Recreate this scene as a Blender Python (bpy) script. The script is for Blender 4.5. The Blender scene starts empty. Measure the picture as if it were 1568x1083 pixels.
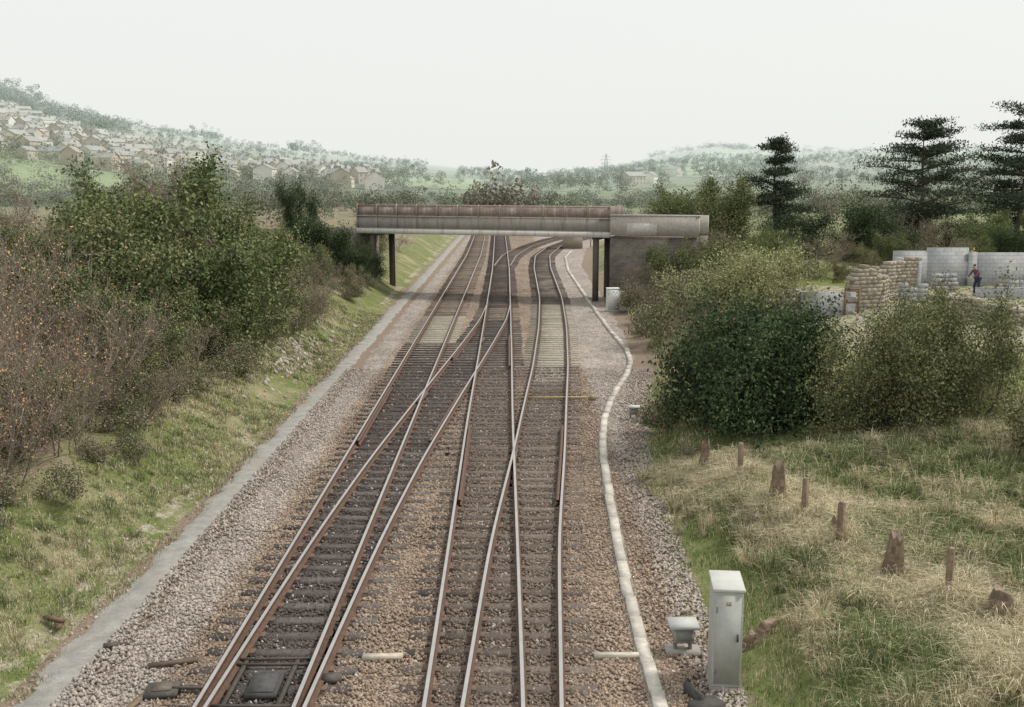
import bpy, math, numpy as np
from mathutils import Vector, Matrix
R = math.radians
scene = bpy.context.scene
COL = scene.collection

# ------------------------------------------------------------------ helpers
def mk(name, parts, mats, smooth=False, link=True, parent=None):
    """parts: list of (verts(N,3), faces(M,k), colors(M,3) or (3,), mat_index)"""
    V=[];L=[];LS=[];LT=[];C=[];MI=[];off=0;lo=0
    for v,f,c,mi in parts:
        v=np.asarray(v,float).reshape(-1,3); f=np.asarray(f,int)
        if len(f)==0: continue
        k=f.shape[1]; m=len(f)
        c=np.asarray(c,float)
        if c.ndim==1: c=np.tile(c,(m,1))
        V.append(v); L.append((f+off).ravel()); LS.append(lo+np.arange(m)*k); LT.append(np.full(m,k))
        C.append(np.repeat(c,k,axis=0)); MI.append(np.full(m,mi)); off+=len(v); lo+=m*k
    V=np.concatenate(V);L=np.concatenate(L);LS=np.concatenate(LS);C=np.concatenate(C);MI=np.concatenate(MI)
    me=bpy.data.meshes.new(name)
    me.vertices.add(len(V)); me.vertices.foreach_set('co',V.astype(np.float32).ravel())
    me.loops.add(len(L)); me.loops.foreach_set('vertex_index',L.astype(np.int32))
    me.polygons.add(len(LS)); me.polygons.foreach_set('loop_start',LS.astype(np.int32))
    try: me.polygons.foreach_set('loop_total',np.concatenate(LT).astype(np.int32))
    except Exception: pass
    for m in mats: me.materials.append(m)
    me.polygons.foreach_set('material_index',MI.astype(np.int32))
    me.update(calc_edges=True)
    if smooth: me.polygons.foreach_set('use_smooth',np.ones(len(LS),bool))
    a=me.attributes.new('Col','FLOAT_COLOR','CORNER')
    a.data.foreach_set('color',np.concatenate([C,np.ones((len(C),1))],1).astype(np.float32).ravel())
    if not link: return me
    ob=bpy.data.objects.new(name,me); COL.objects.link(ob)
    if parent: ob.parent=parent
    return ob

BF=np.array([[0,3,2,1],[4,5,6,7],[0,1,5,4],[1,2,6,5],[2,3,7,6],[3,0,4,7]])
def box(cx,cy,cz,sx,sy,sz,rot=0,taper=1.0,jit=0,rng=None):
    v=np.array([[-1,-1,-1],[1,-1,-1],[1,1,-1],[-1,1,-1],[-1,-1,1],[1,-1,1],[1,1,1],[-1,1,1]],float)*0.5
    v=v*[sx,sy,sz]; v[4:,:2]*=taper
    if jit: v+=rng.normal(0,jit,v.shape)
    c,s=math.cos(rot),math.sin(rot)
    x=v[:,0]*c-v[:,1]*s; y=v[:,0]*s+v[:,1]*c
    return np.stack([x+cx,y+cy,v[:,2]+cz],1)
class Acc:
    def __init__(s): s.p=[]
    def box(s,cx,cy,cz,sx,sy,sz,rot=0,col=(.5,.5,.5),mi=0,taper=1.0,jit=0,rng=None):
        s.p.append((box(cx,cy,cz,sx,sy,sz,rot,taper,jit,rng),BF,col,mi)); return s
    def span(s,x0,x1,y0,y1,z0,z1,col=(.5,.5,.5),mi=0):
        return s.box((x0+x1)/2,(y0+y1)/2,(z0+z1)/2,x1-x0,y1-y0,z1-z0,0,col,mi)

def ss(t):
    t=np.clip(t,0,1); return t*t*(3-2*t)
def lattice(ix,iy,seed):
    n=(ix*374761393+iy*668265263+seed*1442695041)&0x7fffffff
    n=((n^(n>>13))*1274126177)&0x7fffffff
    return ((n^(n>>16))&0xffff)/65535.0
def vnoise(x,y,seed=0):
    x=np.asarray(x,float);y=np.asarray(y,float)
    ix=np.floor(x).astype(np.int64);iy=np.floor(y).astype(np.int64)
    fx=x-ix;fy=y-iy;fx=fx*fx*(3-2*fx);fy=fy*fy*(3-2*fy)
    a=lattice(ix,iy,seed);b=lattice(ix+1,iy,seed);c=lattice(ix,iy+1,seed);d=lattice(ix+1,iy+1,seed)
    return (a*(1-fx)+b*fx)*(1-fy)+(c*(1-fx)+d*fx)*fy
def fbm(x,y,seed=0,o=4):
    s=0;a=.5
    for i in range(o):
        s=s+a*vnoise(x*2**i,y*2**i,seed+i*7); a*=.5
    return s

# ------------------------------------------------------------------ materials
class NT:
    def __init__(s,name,rough=.85,spec=.2,metal=0):
        s.m=bpy.data.materials.new(name); s.m.use_nodes=True; s.t=s.m.node_tree
        s.b=s.t.nodes['Principled BSDF']; s.out=s.t.nodes['Material Output']
        s.b.inputs['Roughness'].default_value=rough; s.b.inputs['Specular IOR Level'].default_value=spec
        s.b.inputs['Metallic'].default_value=metal
    def n(s,t,**k):
        n=s.t.nodes.new(t)
        for a,b in k.items(): setattr(n,a,b)
        return n
    def l(s,a,b): s.t.links.new(a,b)
    def put(s,sock,v):
        if isinstance(v,bpy.types.NodeSocket): s.l(v,sock)
        else:
            if isinstance(v,(tuple,list)) and len(v)==3 and sock.type=='RGBA': v=(*v,1)
            sock.default_value=v
    def mix(s,f,a,b,bt='MIX'):
        n=s.n('ShaderNodeMix',data_type='RGBA',blend_type=bt); n.clamp_result=False
        s.put(n.inputs[0],f);s.put(n.inputs[6],a);s.put(n.inputs[7],b); return n.outputs[2]
    def math(s,op,a,b=0,c=0,clamp=False):
        n=s.n('ShaderNodeMath',operation=op); n.use_clamp=clamp
        s.put(n.inputs[0],a);s.put(n.inputs[1],b);s.put(n.inputs[2],c); return n.outputs[0]
    def pos(s): return s.n('ShaderNodeNewGeometry').outputs['Position']
    def obj(s): return s.n('ShaderNodeTexCoord').outputs['Object']
    def col(s): return s.n('ShaderNodeAttribute',attribute_name='Col').outputs['Color']
    def noise(s,v,sc,det=4,rough=.6):
        n=s.n('ShaderNodeTexNoise'); n.inputs['Scale'].default_value=sc; n.inputs['Detail'].default_value=det
        n.inputs['Roughness'].default_value=rough; s.l(v,n.inputs['Vector']); return n.outputs[0]
    def vor(s,v,sc,feat='F1'):
        n=s.n('ShaderNodeTexVoronoi',feature=feat); n.inputs['Scale'].default_value=sc; s.l(v,n.inputs['Vector']); return n
    def mr(s,v,a,b,c=0,d=1,sm=False):
        n=s.n('ShaderNodeMapRange'); n.interpolation_type='SMOOTHSTEP' if sm else 'LINEAR'
        s.put(n.inputs[0],v)
        for i,q in enumerate((a,b,c,d)): n.inputs[i+1].default_value=q
        return n.outputs[0]
    def bump(s,h,st=.5,dist=.05):
        n=s.n('ShaderNodeBump'); n.inputs['Strength'].default_value=st; n.inputs['Distance'].default_value=dist
        s.l(h,n.inputs['Height']); s.l(n.outputs[0],s.b.inputs['Normal'])
    def base(s,c): s.put(s.b.inputs['Base Color'],c); return s

def mat_vcol(name,rough=.85,spec=.2,var=.35,sc=6,metal=0,bump=0.0,world=True,bsc=None):
    t=NT(name,rough,spec,metal); p=t.pos() if world else t.obj()
    f=t.mr(t.noise(p,sc,5,.7),.25,.75,1-var,1+var)
    t.base(t.mix(1.0,t.col(),f,'MULTIPLY'))
    if bump: t.bump(t.noise(p,bsc or sc*3,4,.7),bump,.02)
    return t.m
def mat_leaf(name,k=1.6,sat=.9):
    t=NT(name,.8,.05); h=t.n('ShaderNodeHueSaturation'); h.inputs['Saturation'].default_value=sat; h.inputs['Value'].default_value=k
    t.l(t.col(),h.inputs['Color']); t.base(h.outputs[0])
    return t.m
M_leaf=mat_leaf('leaves',1.9,.9); M_grass=mat_leaf('grass_blades',1.6,.9)
M_bark=mat_vcol('bark',.95,.1,.4,20)
M_vc=mat_vcol('painted_surface',.7,.25,.12,5)
M_conc=mat_vcol('concrete',.9,.15,.3,7,bump=.3)
M_wood=mat_vcol('timber',.9,.15,.45,9,bump=.4)
M_stone=mat_vcol('stone_chips',.95,.1,.25,25)
M_rust=mat_vcol('rusty_steel',.8,.3,.4,8,bump=.2)
M_far=mat_vcol('distant_surface',1,.0,.15,.2)

def m_railtop():
    t=NT('rail_running_surface',.38,.5,.85); p=t.pos()
    t.base(t.mix(t.noise(p,3),(.43,.41,.40,1),(.68,.66,.65,1))); return t.m
M_railtop=m_railtop()

# ------------------------------------------------------------------ terrain
H_CAM=8.1
RY=np.array([-50,20,30,39,48,65,100,125,140,160,180,200]); RX=np.array([3.2,3.3,3.7,4.9,6.2,6.8,7.2,9.5,12.5,20,31,44])
def xR(Y): return np.interp(Y,RY,RX)
rpx=np.array([-3000,-900,-300,0,60,160,300,450,600,750,850,900,960,1000,1080,1130,1200,1350,1568,2500,5000])
rpy=np.array([110,118,124,141,160,188,212,233,248,261,265,259,250,240,227,229,233,230,232,228,226])
def hill(X,Y):
    Yc=np.maximum(Y,1.0); a=X/np.maximum(Yc,60)
    e=np.interp(784+1600*a,rpx,275-rpy)/1600
    Rr=np.interp(a,[-1,-.5,-.1,.1,.5],[1150,1200,2100,2600,2700])
    zr=8+e*Rr
    t=(Y-300)/(Rr-300)
    up=np.clip(t,0,1)**np.interp(a,[-.2,.1],[.95,1.25])
    prof=np.where(t<1,up,1-(t-1)*.5)
    z=zr*np.clip(prof,0,1.2)
    z=z+ss((Y-350)/600)*(fbm(X/260,Y/260,3)-.45)*np.clip(zr*.22,0,16)*np.where(t>.9,.6,1)
    return z
def terr(X,Y,detail=True):
    X=np.asarray(X,float);Y=np.asarray(Y,float)
    dl=-8.0-X
    zl=1.3*ss(dl/3.2)+1.5*ss((dl-2.2)/8)
    dr=X-xR(Y)
    zr=.75*ss(dr/2.6)+1.1*ss((dr-2)/10)
    near=zl+zr
    amt=ss(np.maximum(dl,dr)/2)
    if detail: near=near+amt*((fbm(X*.35,Y*.35,11)-.45)*.7+(fbm(X*1.6,Y*1.6,5)-.45)*.26)
    w=ss((Y-190)/90)
    far=np.where(Y>150,.8+hill(X,Y),0)
    return near*(1-w)+far*w

def axis(a,b,step,grow,lim):
    c=list(np.arange(a,b+1e-6,step)); s=step;x=c[-1]
    while x<lim: s*=grow; x+=s; c.append(x)
    return c
xs_pos=axis(0,22,.32,1.045,3800); xs=np.array([-x for x in xs_pos[:0:-1]]+xs_pos)
ys=np.array([-60,-40,-25,-12,-4]+axis(2,62,.34,1.026,5200))
GX,GY=np.meshgrid(xs,ys); GZ=terr(GX,GY)
nx,ny=len(xs),len(ys)
gv=np.stack([GX,GY,GZ],2).reshape(-1,3)
ii=np.arange(nx*ny).reshape(ny,nx)
gf=np.stack([ii[:-1,:-1],ii[:-1,1:],ii[1:,1:],ii[1:,:-1]],2).reshape(-1,4)
HAZE_PAINT=(.52,.58,.56)  # airlight colour painted into distant surfaces
def m_ground():
    t=NT('grassy_ground',.95,.05); p=t.pos()
    n1=t.noise(p,.35,6,.65); n2=t.noise(p,2.2,6,.7); n3=t.noise(p,14,4,.7)
    g=t.mix(t.mr(n2,.35,.65),(.125,.155,.052,1),(.195,.22,.088,1))
    g=t.mix(t.mr(n1,.48,.66),g,(.33,.29,.19,1))
    soil=t.mix(n3,(.17,.13,.10,1),(.31,.25,.195,1))
    rub=t.mix(t.mr(n3,.3,.7),(.28,.24,.19,1),(.46,.42,.35,1))
    sep=t.n('ShaderNodeSeparateColor'); t.l(t.col(),sep.inputs[0])
    f=t.math('ADD',sep.outputs[0],t.math('MULTIPLY',t.math('SUBTRACT',n2,.5),1.4))
    g=t.mix(t.mr(f,.35,.65),g,soil)
    f2=t.math('ADD',sep.outputs[1],t.math('MULTIPLY',t.math('SUBTRACT',n2,.5),1.4))
    g=t.mix(t.mr(f2,.4,.6),g,rub)
    g=t.mix(1.0,g,t.mr(n3,.2,.8,.6,1.4),'MULTIPLY')
    sp=t.n('ShaderNodeSeparateXYZ'); t.l(p,sp.inputs[0])
    mp=t.n('ShaderNodeMapping'); mp.inputs['Scale'].default_value=(1,.5,0); t.l(p,mp.inputs[0])
    v=t.vor(mp.outputs[0],.0065); v2=t.vor(mp.outputs[0],.0065,'DISTANCE_TO_EDGE')
    cs=t.n('ShaderNodeSeparateColor'); t.l(v.outputs['Color'],cs.inputs[0])
    fc=t.mix(t.mr(cs.outputs[0],.3,.6),(.105,.135,.06,1),(.20,.265,.105,1))
    fc=t.mix(t.mr(cs.outputs[1],.70,.76),fc,(.25,.22,.155,1))
    fc=t.mix(t.mr(v2.outputs[0],.02,.05,1,0),fc,(.045,.055,.035,1))
    wd=t.noise(p,.004,6,.65)
    fc=t.mix(t.mr(wd,.55,.58),fc,(.06,.07,.045,1))
    fc=t.mix(1.0,fc,t.mr(t.noise(p,.03,6,.7),.3,.7,.65,1.3),'MULTIPLY')
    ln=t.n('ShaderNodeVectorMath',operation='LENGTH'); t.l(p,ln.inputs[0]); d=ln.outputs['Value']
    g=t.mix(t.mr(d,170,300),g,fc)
    hz=t.math('SUBTRACT',1.0,t.math('POWER',2.718,t.math('MULTIPLY',t.math('MAXIMUM',t.math('SUBTRACT',d,80),0),-1/1150)))  # aerial haze painted into the ground colour, growing with distance
    g=t.mix(hz,g,(*HAZE_PAINT,1))
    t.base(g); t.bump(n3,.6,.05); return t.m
fcX=(GX[:-1,:-1]+GX[1:,1:])/2; fcY=(GY[:-1,:-1]+GY[1:,1:])/2
dl=-8.0-fcX; dr=fcX-xR(fcY)
soil=np.where(dl>0,.34+.2*ss((dl-2.2)/1.5),0)+np.where(dr>0,.16+.4*ss((1.0-dr)/1.0),0)
soil=np.where((dl<=0)&(dr<=0),.9,soil); soil=np.where((dr>0)&(fcY>42)&(fcX<14),soil+.25,soil)
rub=np.where((fcX>11.5)&(fcY>40)&(fcY<62)&(fcX<45),.5,0)
rub=np.maximum(rub,.6*np.exp(-((fcX+9.3)/1.0)**2-((fcY-45)/6)**2))
rub=np.maximum(rub,.5*np.exp(-((fcX+8.4)/.5)**2)*(vnoise(fcY*.5,fcX*0,9)>.4))
gc=np.stack([soil,rub,np.zeros_like(rub)],2).reshape(-1,3)
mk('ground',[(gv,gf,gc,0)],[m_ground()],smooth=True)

# ------------------------------------------------------------------ track geometry
def cl(pts,y0,y1):
    pts=np.array(pts,float); Y=np.arange(y0-8,y1+8.01,.5); X=np.interp(Y,pts[:,0],pts[:,1])
    k=np.hanning(17);k/=k.sum(); Xp=np.pad(X,8,mode='reflect',reflect_type='odd'); X=np.convolve(Xp,k,'valid')
    m=(Y>=y0)&(Y<=y1); return Y[m],X[m]
T={'L':cl([(-20,-4.05),(110,-4.05),(130,-4.3),(200,-5.4)],4,190),
   'C':cl([(-5,-4.03),(10,-4.0),(15.7,-3.86),(22.4,-3.65),(29,-3.3),(37.8,-2.65),(48.7,-1.8),(58.9,-1.08),(66,-.86),(80,-.9)],4,66),
   'A':cl([(-5,-.53),(15,-.58),(22,-.63),(34,-.73),(48,-.77),(65,-.85),(94,-1.0),(126,-1.4),(200,-2.4)],4,190),
   'B':cl([(-5,-.4),(8,-.25),(15.5,.03),(22,.28),(29.8,.8),(37,1.22),(44,1.65),(56,2.2),(70,2.62),(95,2.75),(110,3.2),(125,5),(140,8),(160,15),(180,25)],4,180),
   'D':cl([(95,-1.0),(110,-.3),(125,1.5),(140,4.6),(160,11),(180,21)],97,180)}
def tx(n,Y): 
    return np.interp(Y,T[n][0],T[n][1],left=np.nan,right=np.nan)

bu=np.linspace(0,1,56); by=np.concatenate([np.arange(3,70,.25),np.arange(70,196,1.0)])
BU,BY=np.meshgrid(bu,by)
x0=-6.95+ (fbm(by*1.5,by*0,31)-.45)*.5; x1=xR(by)-.1+(fbm(by*.8,by*0+3,37)-.45)*.5
BX=x0[:,None]+(x1-x0)[:,None]*BU
edge=np.minimum(ss(BU/.04),ss((1-BU)/.06))
BZ=-.06+edge*(.10+.03*(fbm(BX*1.2,BY*1.2,41)-.5)*2)
def ballast_col(x,y):
    x=np.asarray(x,float);y=np.asarray(y,float)
    c=np.empty(x.shape+(3,)); c[:]=(.425,.375,.335)
    n=fbm(x*.9,y*.35,51)
    mid=ss((x+5.9)/.5)*ss((3.3-x)/.5)
    c=c*(.78+.4*n)[...,None]
    c=c*(1-mid[...,None])+mid[...,None]*np.array((.32,.25,.195))*(.66+.68*n)[...,None]
    for k,co,w in (('L',(.125,.105,.095),.72),('C',(.115,.098,.09),.72),('A',(.20,.16,.13),.7),('B',(.21,.17,.14),.7),('D',(.2,.17,.145),.8)):
        cx=tx(k,y); d=np.abs(x-cx); f=ss((w+.2-d)/.35)*(.75+.3*n); f=np.where(np.isnan(f),0,f)
        cc=np.array(co)
        if k=='L': cc=cc+ss((y-44)/10)[...,None]*np.array((.12,.10,.075))
        if k=='A': cc=cc-ss((y-46)/12)[...,None]*np.array((.09,.07,.05))
        c=c*(1-f[...,None])+cc*f[...,None]
    for k,a,b,w in (('B',40,66,.95),('L',46,62,.7),('B',72,110,.8)):
        cx=tx(k,y); f=ss((w-np.abs(x-cx))/.3)*ss((y-a)/3)*ss((b-y)/3)*(.9 if k=='B' else .55)*(.6+.7*n); f=np.where(np.isnan(f),0,f); f=np.clip(f,0,1)
        c=c*(1-f[...,None])+np.array((.45,.41,.33))*f[...,None]
    return c
fx=(BX[:-1,:-1]+BX[1:,1:])/2; fy=(BY[:-1,:-1]+BY[1:,1:])/2
ib=np.arange(BX.size).reshape(BX.shape)
bf=np.stack([ib[:-1,:-1],ib[:-1,1:],ib[1:,1:],ib[1:,:-1]],2).reshape(-1,4)
def m_ballast():
    t=NT('ballast_stone',.95,.1); p=t.pos()
    v=t.vor(p,15); cs=t.n('ShaderNodeSeparateColor'); t.l(v.outputs['Color'],cs.inputs[0])
    c=t.mix(1.0,t.col(),t.mr(cs.outputs[0],0,1,.62,1.38),'MULTIPLY')
    c=t.mix(t.mr(cs.outputs[1],.92,.95),c,(.5,.46,.42,1))
    c=t.mix(1.0,c,t.mr(v.outputs['Distance'],.25,.75,1.1,.5),'MULTIPLY')
    c=t.mix(1.0,c,t.mr(t.noise(p,.9,5,.7),.3,.7,.78,1.22),'MULTIPLY')
    t.base(c); t.bump(t.math('SUBTRACT',1.0,v.outputs['Distance']),.8,.04); return t.m
M_ballast=m_ballast()
mk('ballast_bed',[(np.stack([BX,BY,BZ],2).reshape(-1,3),bf,ballast_col(fx,fy).reshape(-1,3),0)],[M_ballast],smooth=True)

rng=np.random.default_rng(4)
N=98000
sy=12.5+(rng.random(N)**1.7)*32; sx=-7.15+rng.random(N)*(xR(sy)+.4+7.15)
keep=np.ones(N,bool)
for k in 'LCAB':
    for o in (-.75,.75): keep&=~(np.abs(sx-(np.nan_to_num(tx(k,sy),nan=99)+o))<.1)
sx=sx[keep];sy=sy[keep];N=len(sx)
oct_=np.array([[1,0,0],[-1,0,0],[0,1,0],[0,-1,0],[0,0,1],[0,0,-1]],float)
of=np.array([[0,2,4],[2,1,4],[1,3,4],[3,0,4],[2,0,5],[1,2,5],[3,1,5],[0,3,5]])
sz=.018+.024*rng.random(N)
sv=oct_[None]*(sz[:,None,None]*(.7+.7*rng.random((N,6,1))))+rng.normal(0,1,(N,6,3))*sz[:,None,None]*.18
sv+=np.stack([sx,sy,.045+.012*rng.random(N)],1)[:,None]
sf=(of[None]+6*np.arange(N)[:,None,None]).reshape(-1,3)
sc=ballast_col(sx,sy)*(.65+.7*rng.random((N,1))); wh=rng.random(N)<.03; sc[wh]=(.5,.46,.42)
mk('loose_ballast_stones',[(sv.reshape(-1,3),sf,np.repeat(sc,8,axis=0),0)],[M_stone])

acc=Acc(); plates=Acc(); srng=np.random.default_rng(8)
for y in np.arange(9,189,.66):
    iv=[]
    for k in T:
        c=tx(k,y)
        if not np.isnan(c): iv.append([c-1.28,c+1.28,k])
    iv.sort(); mg=[]
    for a in iv:
        if mg and a[0]<mg[-1][1]-.1: mg[-1][1]=max(mg[-1][1],a[1]); mg[-1][2]+=a[2]
        else: mg.append(list(a))
    for a,b,k in mg:
        conc=(k=='B' and 40<y<68) or (k=='L' and 46<y<62)
        d=srng.random()
        if conc: col=np.array((.38,.35,.29))*(.8+.3*d)
        elif 'L' in k or 'C' in k: col=np.array((.10,.088,.085) if y<60 else (.19,.155,.125))*(.7+.7*d)
        elif k=='A' and y>50: col=np.array((.12,.10,.09))*(.8+.4*d)
        else: col=np.array((.14,.118,.104))*(.7+.7*d)
        j=srng.normal(0,.03)
        acc.box((a+b)/2+j,y,.03,b-a,.25,.085,srng.normal(0,.004),col,1 if conc else 0)
        if y<75:
            for kk in set(k):
                c=tx(kk,y)
                for o in (-.75,.75): plates.box(c+o,y,.087,.30,.17,.03,0,(.155,.105,.078))
mk('railway_sleepers',acc.p,[M_wood,M_conc])
mk('rail_chairs',plates.p,[M_rust])

prof=np.array([(-.07,.10),(-.07,.115),(-.012,.135),(-.012,.215),(-.036,.222),(-.036,.25),(-.03,.256),(.03,.256),(.036,.25),(.036,.222),(.012,.215),(.012,.135),(.07,.115),(.07,.10)])
def rail(Y,X,dz=0,y0=None,y1=None,top=True,tone=1.):
    m=np.ones(len(Y),bool)
    if y0 is not None: m&=Y>=y0
    if y1 is not None: m&=Y<=y1
    Y=Y[m];X=X[m]; n=len(Y); dx=np.gradient(X,Y); L=np.sqrt(1+dx*dx); nxv=1/L; nyv=-dx/L
    P=len(prof)
    v=np.empty((n,P,3)); v[:,:,0]=X[:,None]+prof[None,:,0]*nxv[:,None]; v[:,:,1]=Y[:,None]+prof[None,:,0]*nyv[:,None]; v[:,:,2]=prof[None,:,1]+dz
    i=np.arange(n*P).reshape(n,P); fs=[];ft=[]
    for k in range(P-1):
        q=np.stack([i[:-1,k],i[1:,k],i[1:,k+1],i[:-1,k+1]],1)
        (ft if (k==6 and top) else fs).append(q)
    v=v.reshape(-1,3); parts=[(v,np.concatenate(fs),np.array((.135,.085,.062))*tone,0)]
    if ft: parts.append((v,np.concatenate(ft),(.5,.5,.5),1))
    return parts
offs={'L':0,'C':.004,'A':.002,'B':.006,'D':.008}
for k in T:
    Y,X=T[k]; parts=[]
    for o in (-.75,.75): parts+=rail(Y,X+o,offs[k])
    mk('railway_rails',parts,[M_rust,M_railtop])
ck=[]
Y,X=T['A']; ck+=rail(Y,X-.75+.10,.001,25,33,False)
Y,X=T['B']; ck+=rail(Y,X+.75-.10,.003,25,33,False)
Y,X=T['L']; ck+=rail(Y,X-.75+.10,.001,31,40,False)
Y,X=T['C']; ck+=rail(Y,X+.75-.10,.003,31,39,False); ck+=rail(Y,X-.75+.1,.003,46,55,False)
Y,X=T['A']; ck+=rail(Y,X+.75-.10,.001,44,53,False)
mk('check_rails',ck,[M_rust,M_railtop])
fa=Acc()
for fxp,fyp,r in ((.07,29.6,-.04),(-3.3,37.7,-.08),(-1.5,51.5,-.07)):
    fa.box(fxp,fyp,.17,.16,1.8,.12,r,(.14,.10,.08),0)
mk('crossing_frogs',fa.p,[M_rust])

ya=Acc()
ya.span(.2,2.95,37.97,38.03,.12,.16,(.55,.43,.18))
ya.span(2.9,3.1,37.8,38.2,.06,.2,(.3,.26,.17))
mk('point_rodding',ya.p,[M_vc])
ca=Acc()
ca.box(-2.2,16.7,.085,.68,.14,.08,.05,(.52,.47,.38)); ca.box(1.9,16.75,.085,1.0,.11,.08,0,(.56,.52,.45))
mk('cable_cover_slabs',ca.p,[M_conc])

pm=Acc()
pm.box(-3.95,15.6,.12,.5,.75,.08,.03,(.07,.07,.07)).box(-3.95,15.6,.17,.38,.6,.03,.03,(.09,.09,.09))
for i,yy in enumerate((14.3,14.9,16.3,16.5)): pm.box(-4.0,yy,.145,1.35,.05,.04,.02*(i-1),(.09,.075,.065))
for xx in (-4.45,-3.6): pm.box(xx,15.6,.12,.07,1.9,.06,.0,(.08,.07,.06))
pm.box(-5.55,15.5,.10,.5,.42,.08,.15,(.11,.10,.09)).box(-5.15,15.5,.14,.5,.05,.04,0,(.09,.08,.07)).box(-5.55,15.5,.15,.3,.25,.03,.15,(.14,.12,.1))
pm.box(-5.7,16.5,.08,.8,.12,.05,.3,(.12,.09,.07)).box(-5.9,14.9,.08,.1,1.0,.05,-.2,(.2,.15,.1)).box(-2.95,15.9,.1,.35,.22,.08,.1,(.10,.09,.08))
mk('point_machine',pm.p,[M_rust])

tp=np.array([(-5,2.25),(15.7,2.28),(18,2.26),(21.3,2.34),(27,2.55),(31.3,2.78),(34,3.05),(36.7,3.46),(40,4.1),(43,4.8),(46,5.3),(49.7,5.5),(53,5.4),(56,5.3),(68.5,5.15),(94,5.05),(110,5.6),(125,7.4)])
ta=Acc(); y=6.0; tr=np.random.default_rng(3)
while y<120:
    x=np.interp(y,tp[:,0],tp[:,1]); y2=y+.93; x2=np.interp(y2,tp[:,0],tp[:,1])
    ang=math.atan2(-(x2-x),y2-y); L=math.hypot(x2-x,y2-y)
    c=np.array((.64,.60,.54))*(.66+.35*tr.random())
    ta.box((x+x2)/2+tr.normal(0,.012),(y+y2)/2,.07+tr.normal(0,.005),.21,L*1.005,.10,ang+tr.normal(0,.012),c)
    ta.box((x+x2)/2,(y+y2)/2,.0,.30,L,.12,ang,c*.55)
    y+=.95
mk('cable_trough',ta.p,[M_conc])

py=np.arange(5,190,.2); pw=np.linspace(0,1,6)
PL=-7.8+(fbm(py*1.6,py*0,61)-.45)*.55; PR=-7.0+(fbm(py*2.3,py*0,67)-.45)*.35+ np.interp(py,[14,18],[.2,0])
PX=PL[:,None]+(PR-PL)[:,None]*pw; PY=np.repeat(py[:,None],6,1); PZ=.03+.03*(vnoise(PX*3,PY*1.5,2))-.06*(np.abs(pw*2-1)**3)[None]
ip=np.arange(PX.size).reshape(PX.shape)
pf=np.stack([ip[:-1,:-1],ip[:-1,1:],ip[1:,1:],ip[1:,:-1]],2).reshape(-1,4)
def m_path():
    t=NT('worn_path_asphalt',.9,.15); p=t.pos(); n=t.noise(p,2.2,7,.75)
    c=t.mix(t.mr(n,.35,.65),(.25,.245,.235,1),(.40,.395,.375,1)); c=t.mix(t.mr(t.noise(p,16,5,.85),.52,.64),c,(.27,.235,.19,1)); c=t.mix(t.mr(t.noise(p,.6,3,.6),.55,.7),c,(.32,.29,.24,1))
    t.base(c); t.bump(t.noise(p,30,4,.8),.6,.03); return t.m
mk('cess_path',[(np.stack([PX,PY,PZ],2).reshape(-1,3),pf,(.3,.3,.3),0)],[m_path()],smooth=True)

# ------------------------------------------------------------------ vegetation
def seg_mesh(P0,P1,R0,R1,k=4):
    d=P1-P0; L=np.linalg.norm(d,axis=1,keepdims=True)+1e-9; d=d/L
    ref=np.where(np.abs(d[:,2:3])>.9,np.array([[1.,0,0]]),np.array([[0,0,1.]]))
    u=np.cross(d,ref); u/=np.linalg.norm(u,axis=1,keepdims=True)+1e-9; w=np.cross(d,u)
    n=len(P0); an=np.arange(k)/k*2*np.pi
    ring=u[:,None]*np.cos(an)[None,:,None]+w[:,None]*np.sin(an)[None,:,None]
    v=np.concatenate([P0[:,None]+ring*R0[:,None,None],P1[:,None]+ring*R1[:,None,None]],1)
    i=np.arange(k);j=(i+1)%k
    f=np.stack([i,j,j+k,i+k],1)
    return v.reshape(-1,3),(f[None]+(np.arange(n)*2*k)[:,None,None]).reshape(-1,4)
def leaves(rng,C,size,col,cvar=.22,aspect=.55,up=0.3,clump=None):
    n=len(C); d=rng.normal(0,1,(n,3)); d[:,2]+=up; d/=np.linalg.norm(d,axis=1,keepdims=True)
    e=rng.normal(0,1,(n,3)); e-=d*(e*d).sum(1,keepdims=True); e/=np.linalg.norm(e,axis=1,keepdims=True)+1e-9
    s=(size*(.6+.8*rng.random(n)))[:,None]
    v=np.stack([C,C+d*s*.5+e*s*aspect*.5,C+d*s,C+d*s*.5-e*s*aspect*.5],1)
    col=np.asarray(col,float)
    ci=col[rng.integers(0,len(col),n)] if clump is None else col[(clump+(rng.random(n)<.2)*rng.integers(0,9,n))%len(col)]
    c=ci*(1-cvar+2*cvar*rng.random((n,1)))
    return v.reshape(-1,3),(np.arange(n*4).reshape(n,4)),c
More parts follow.
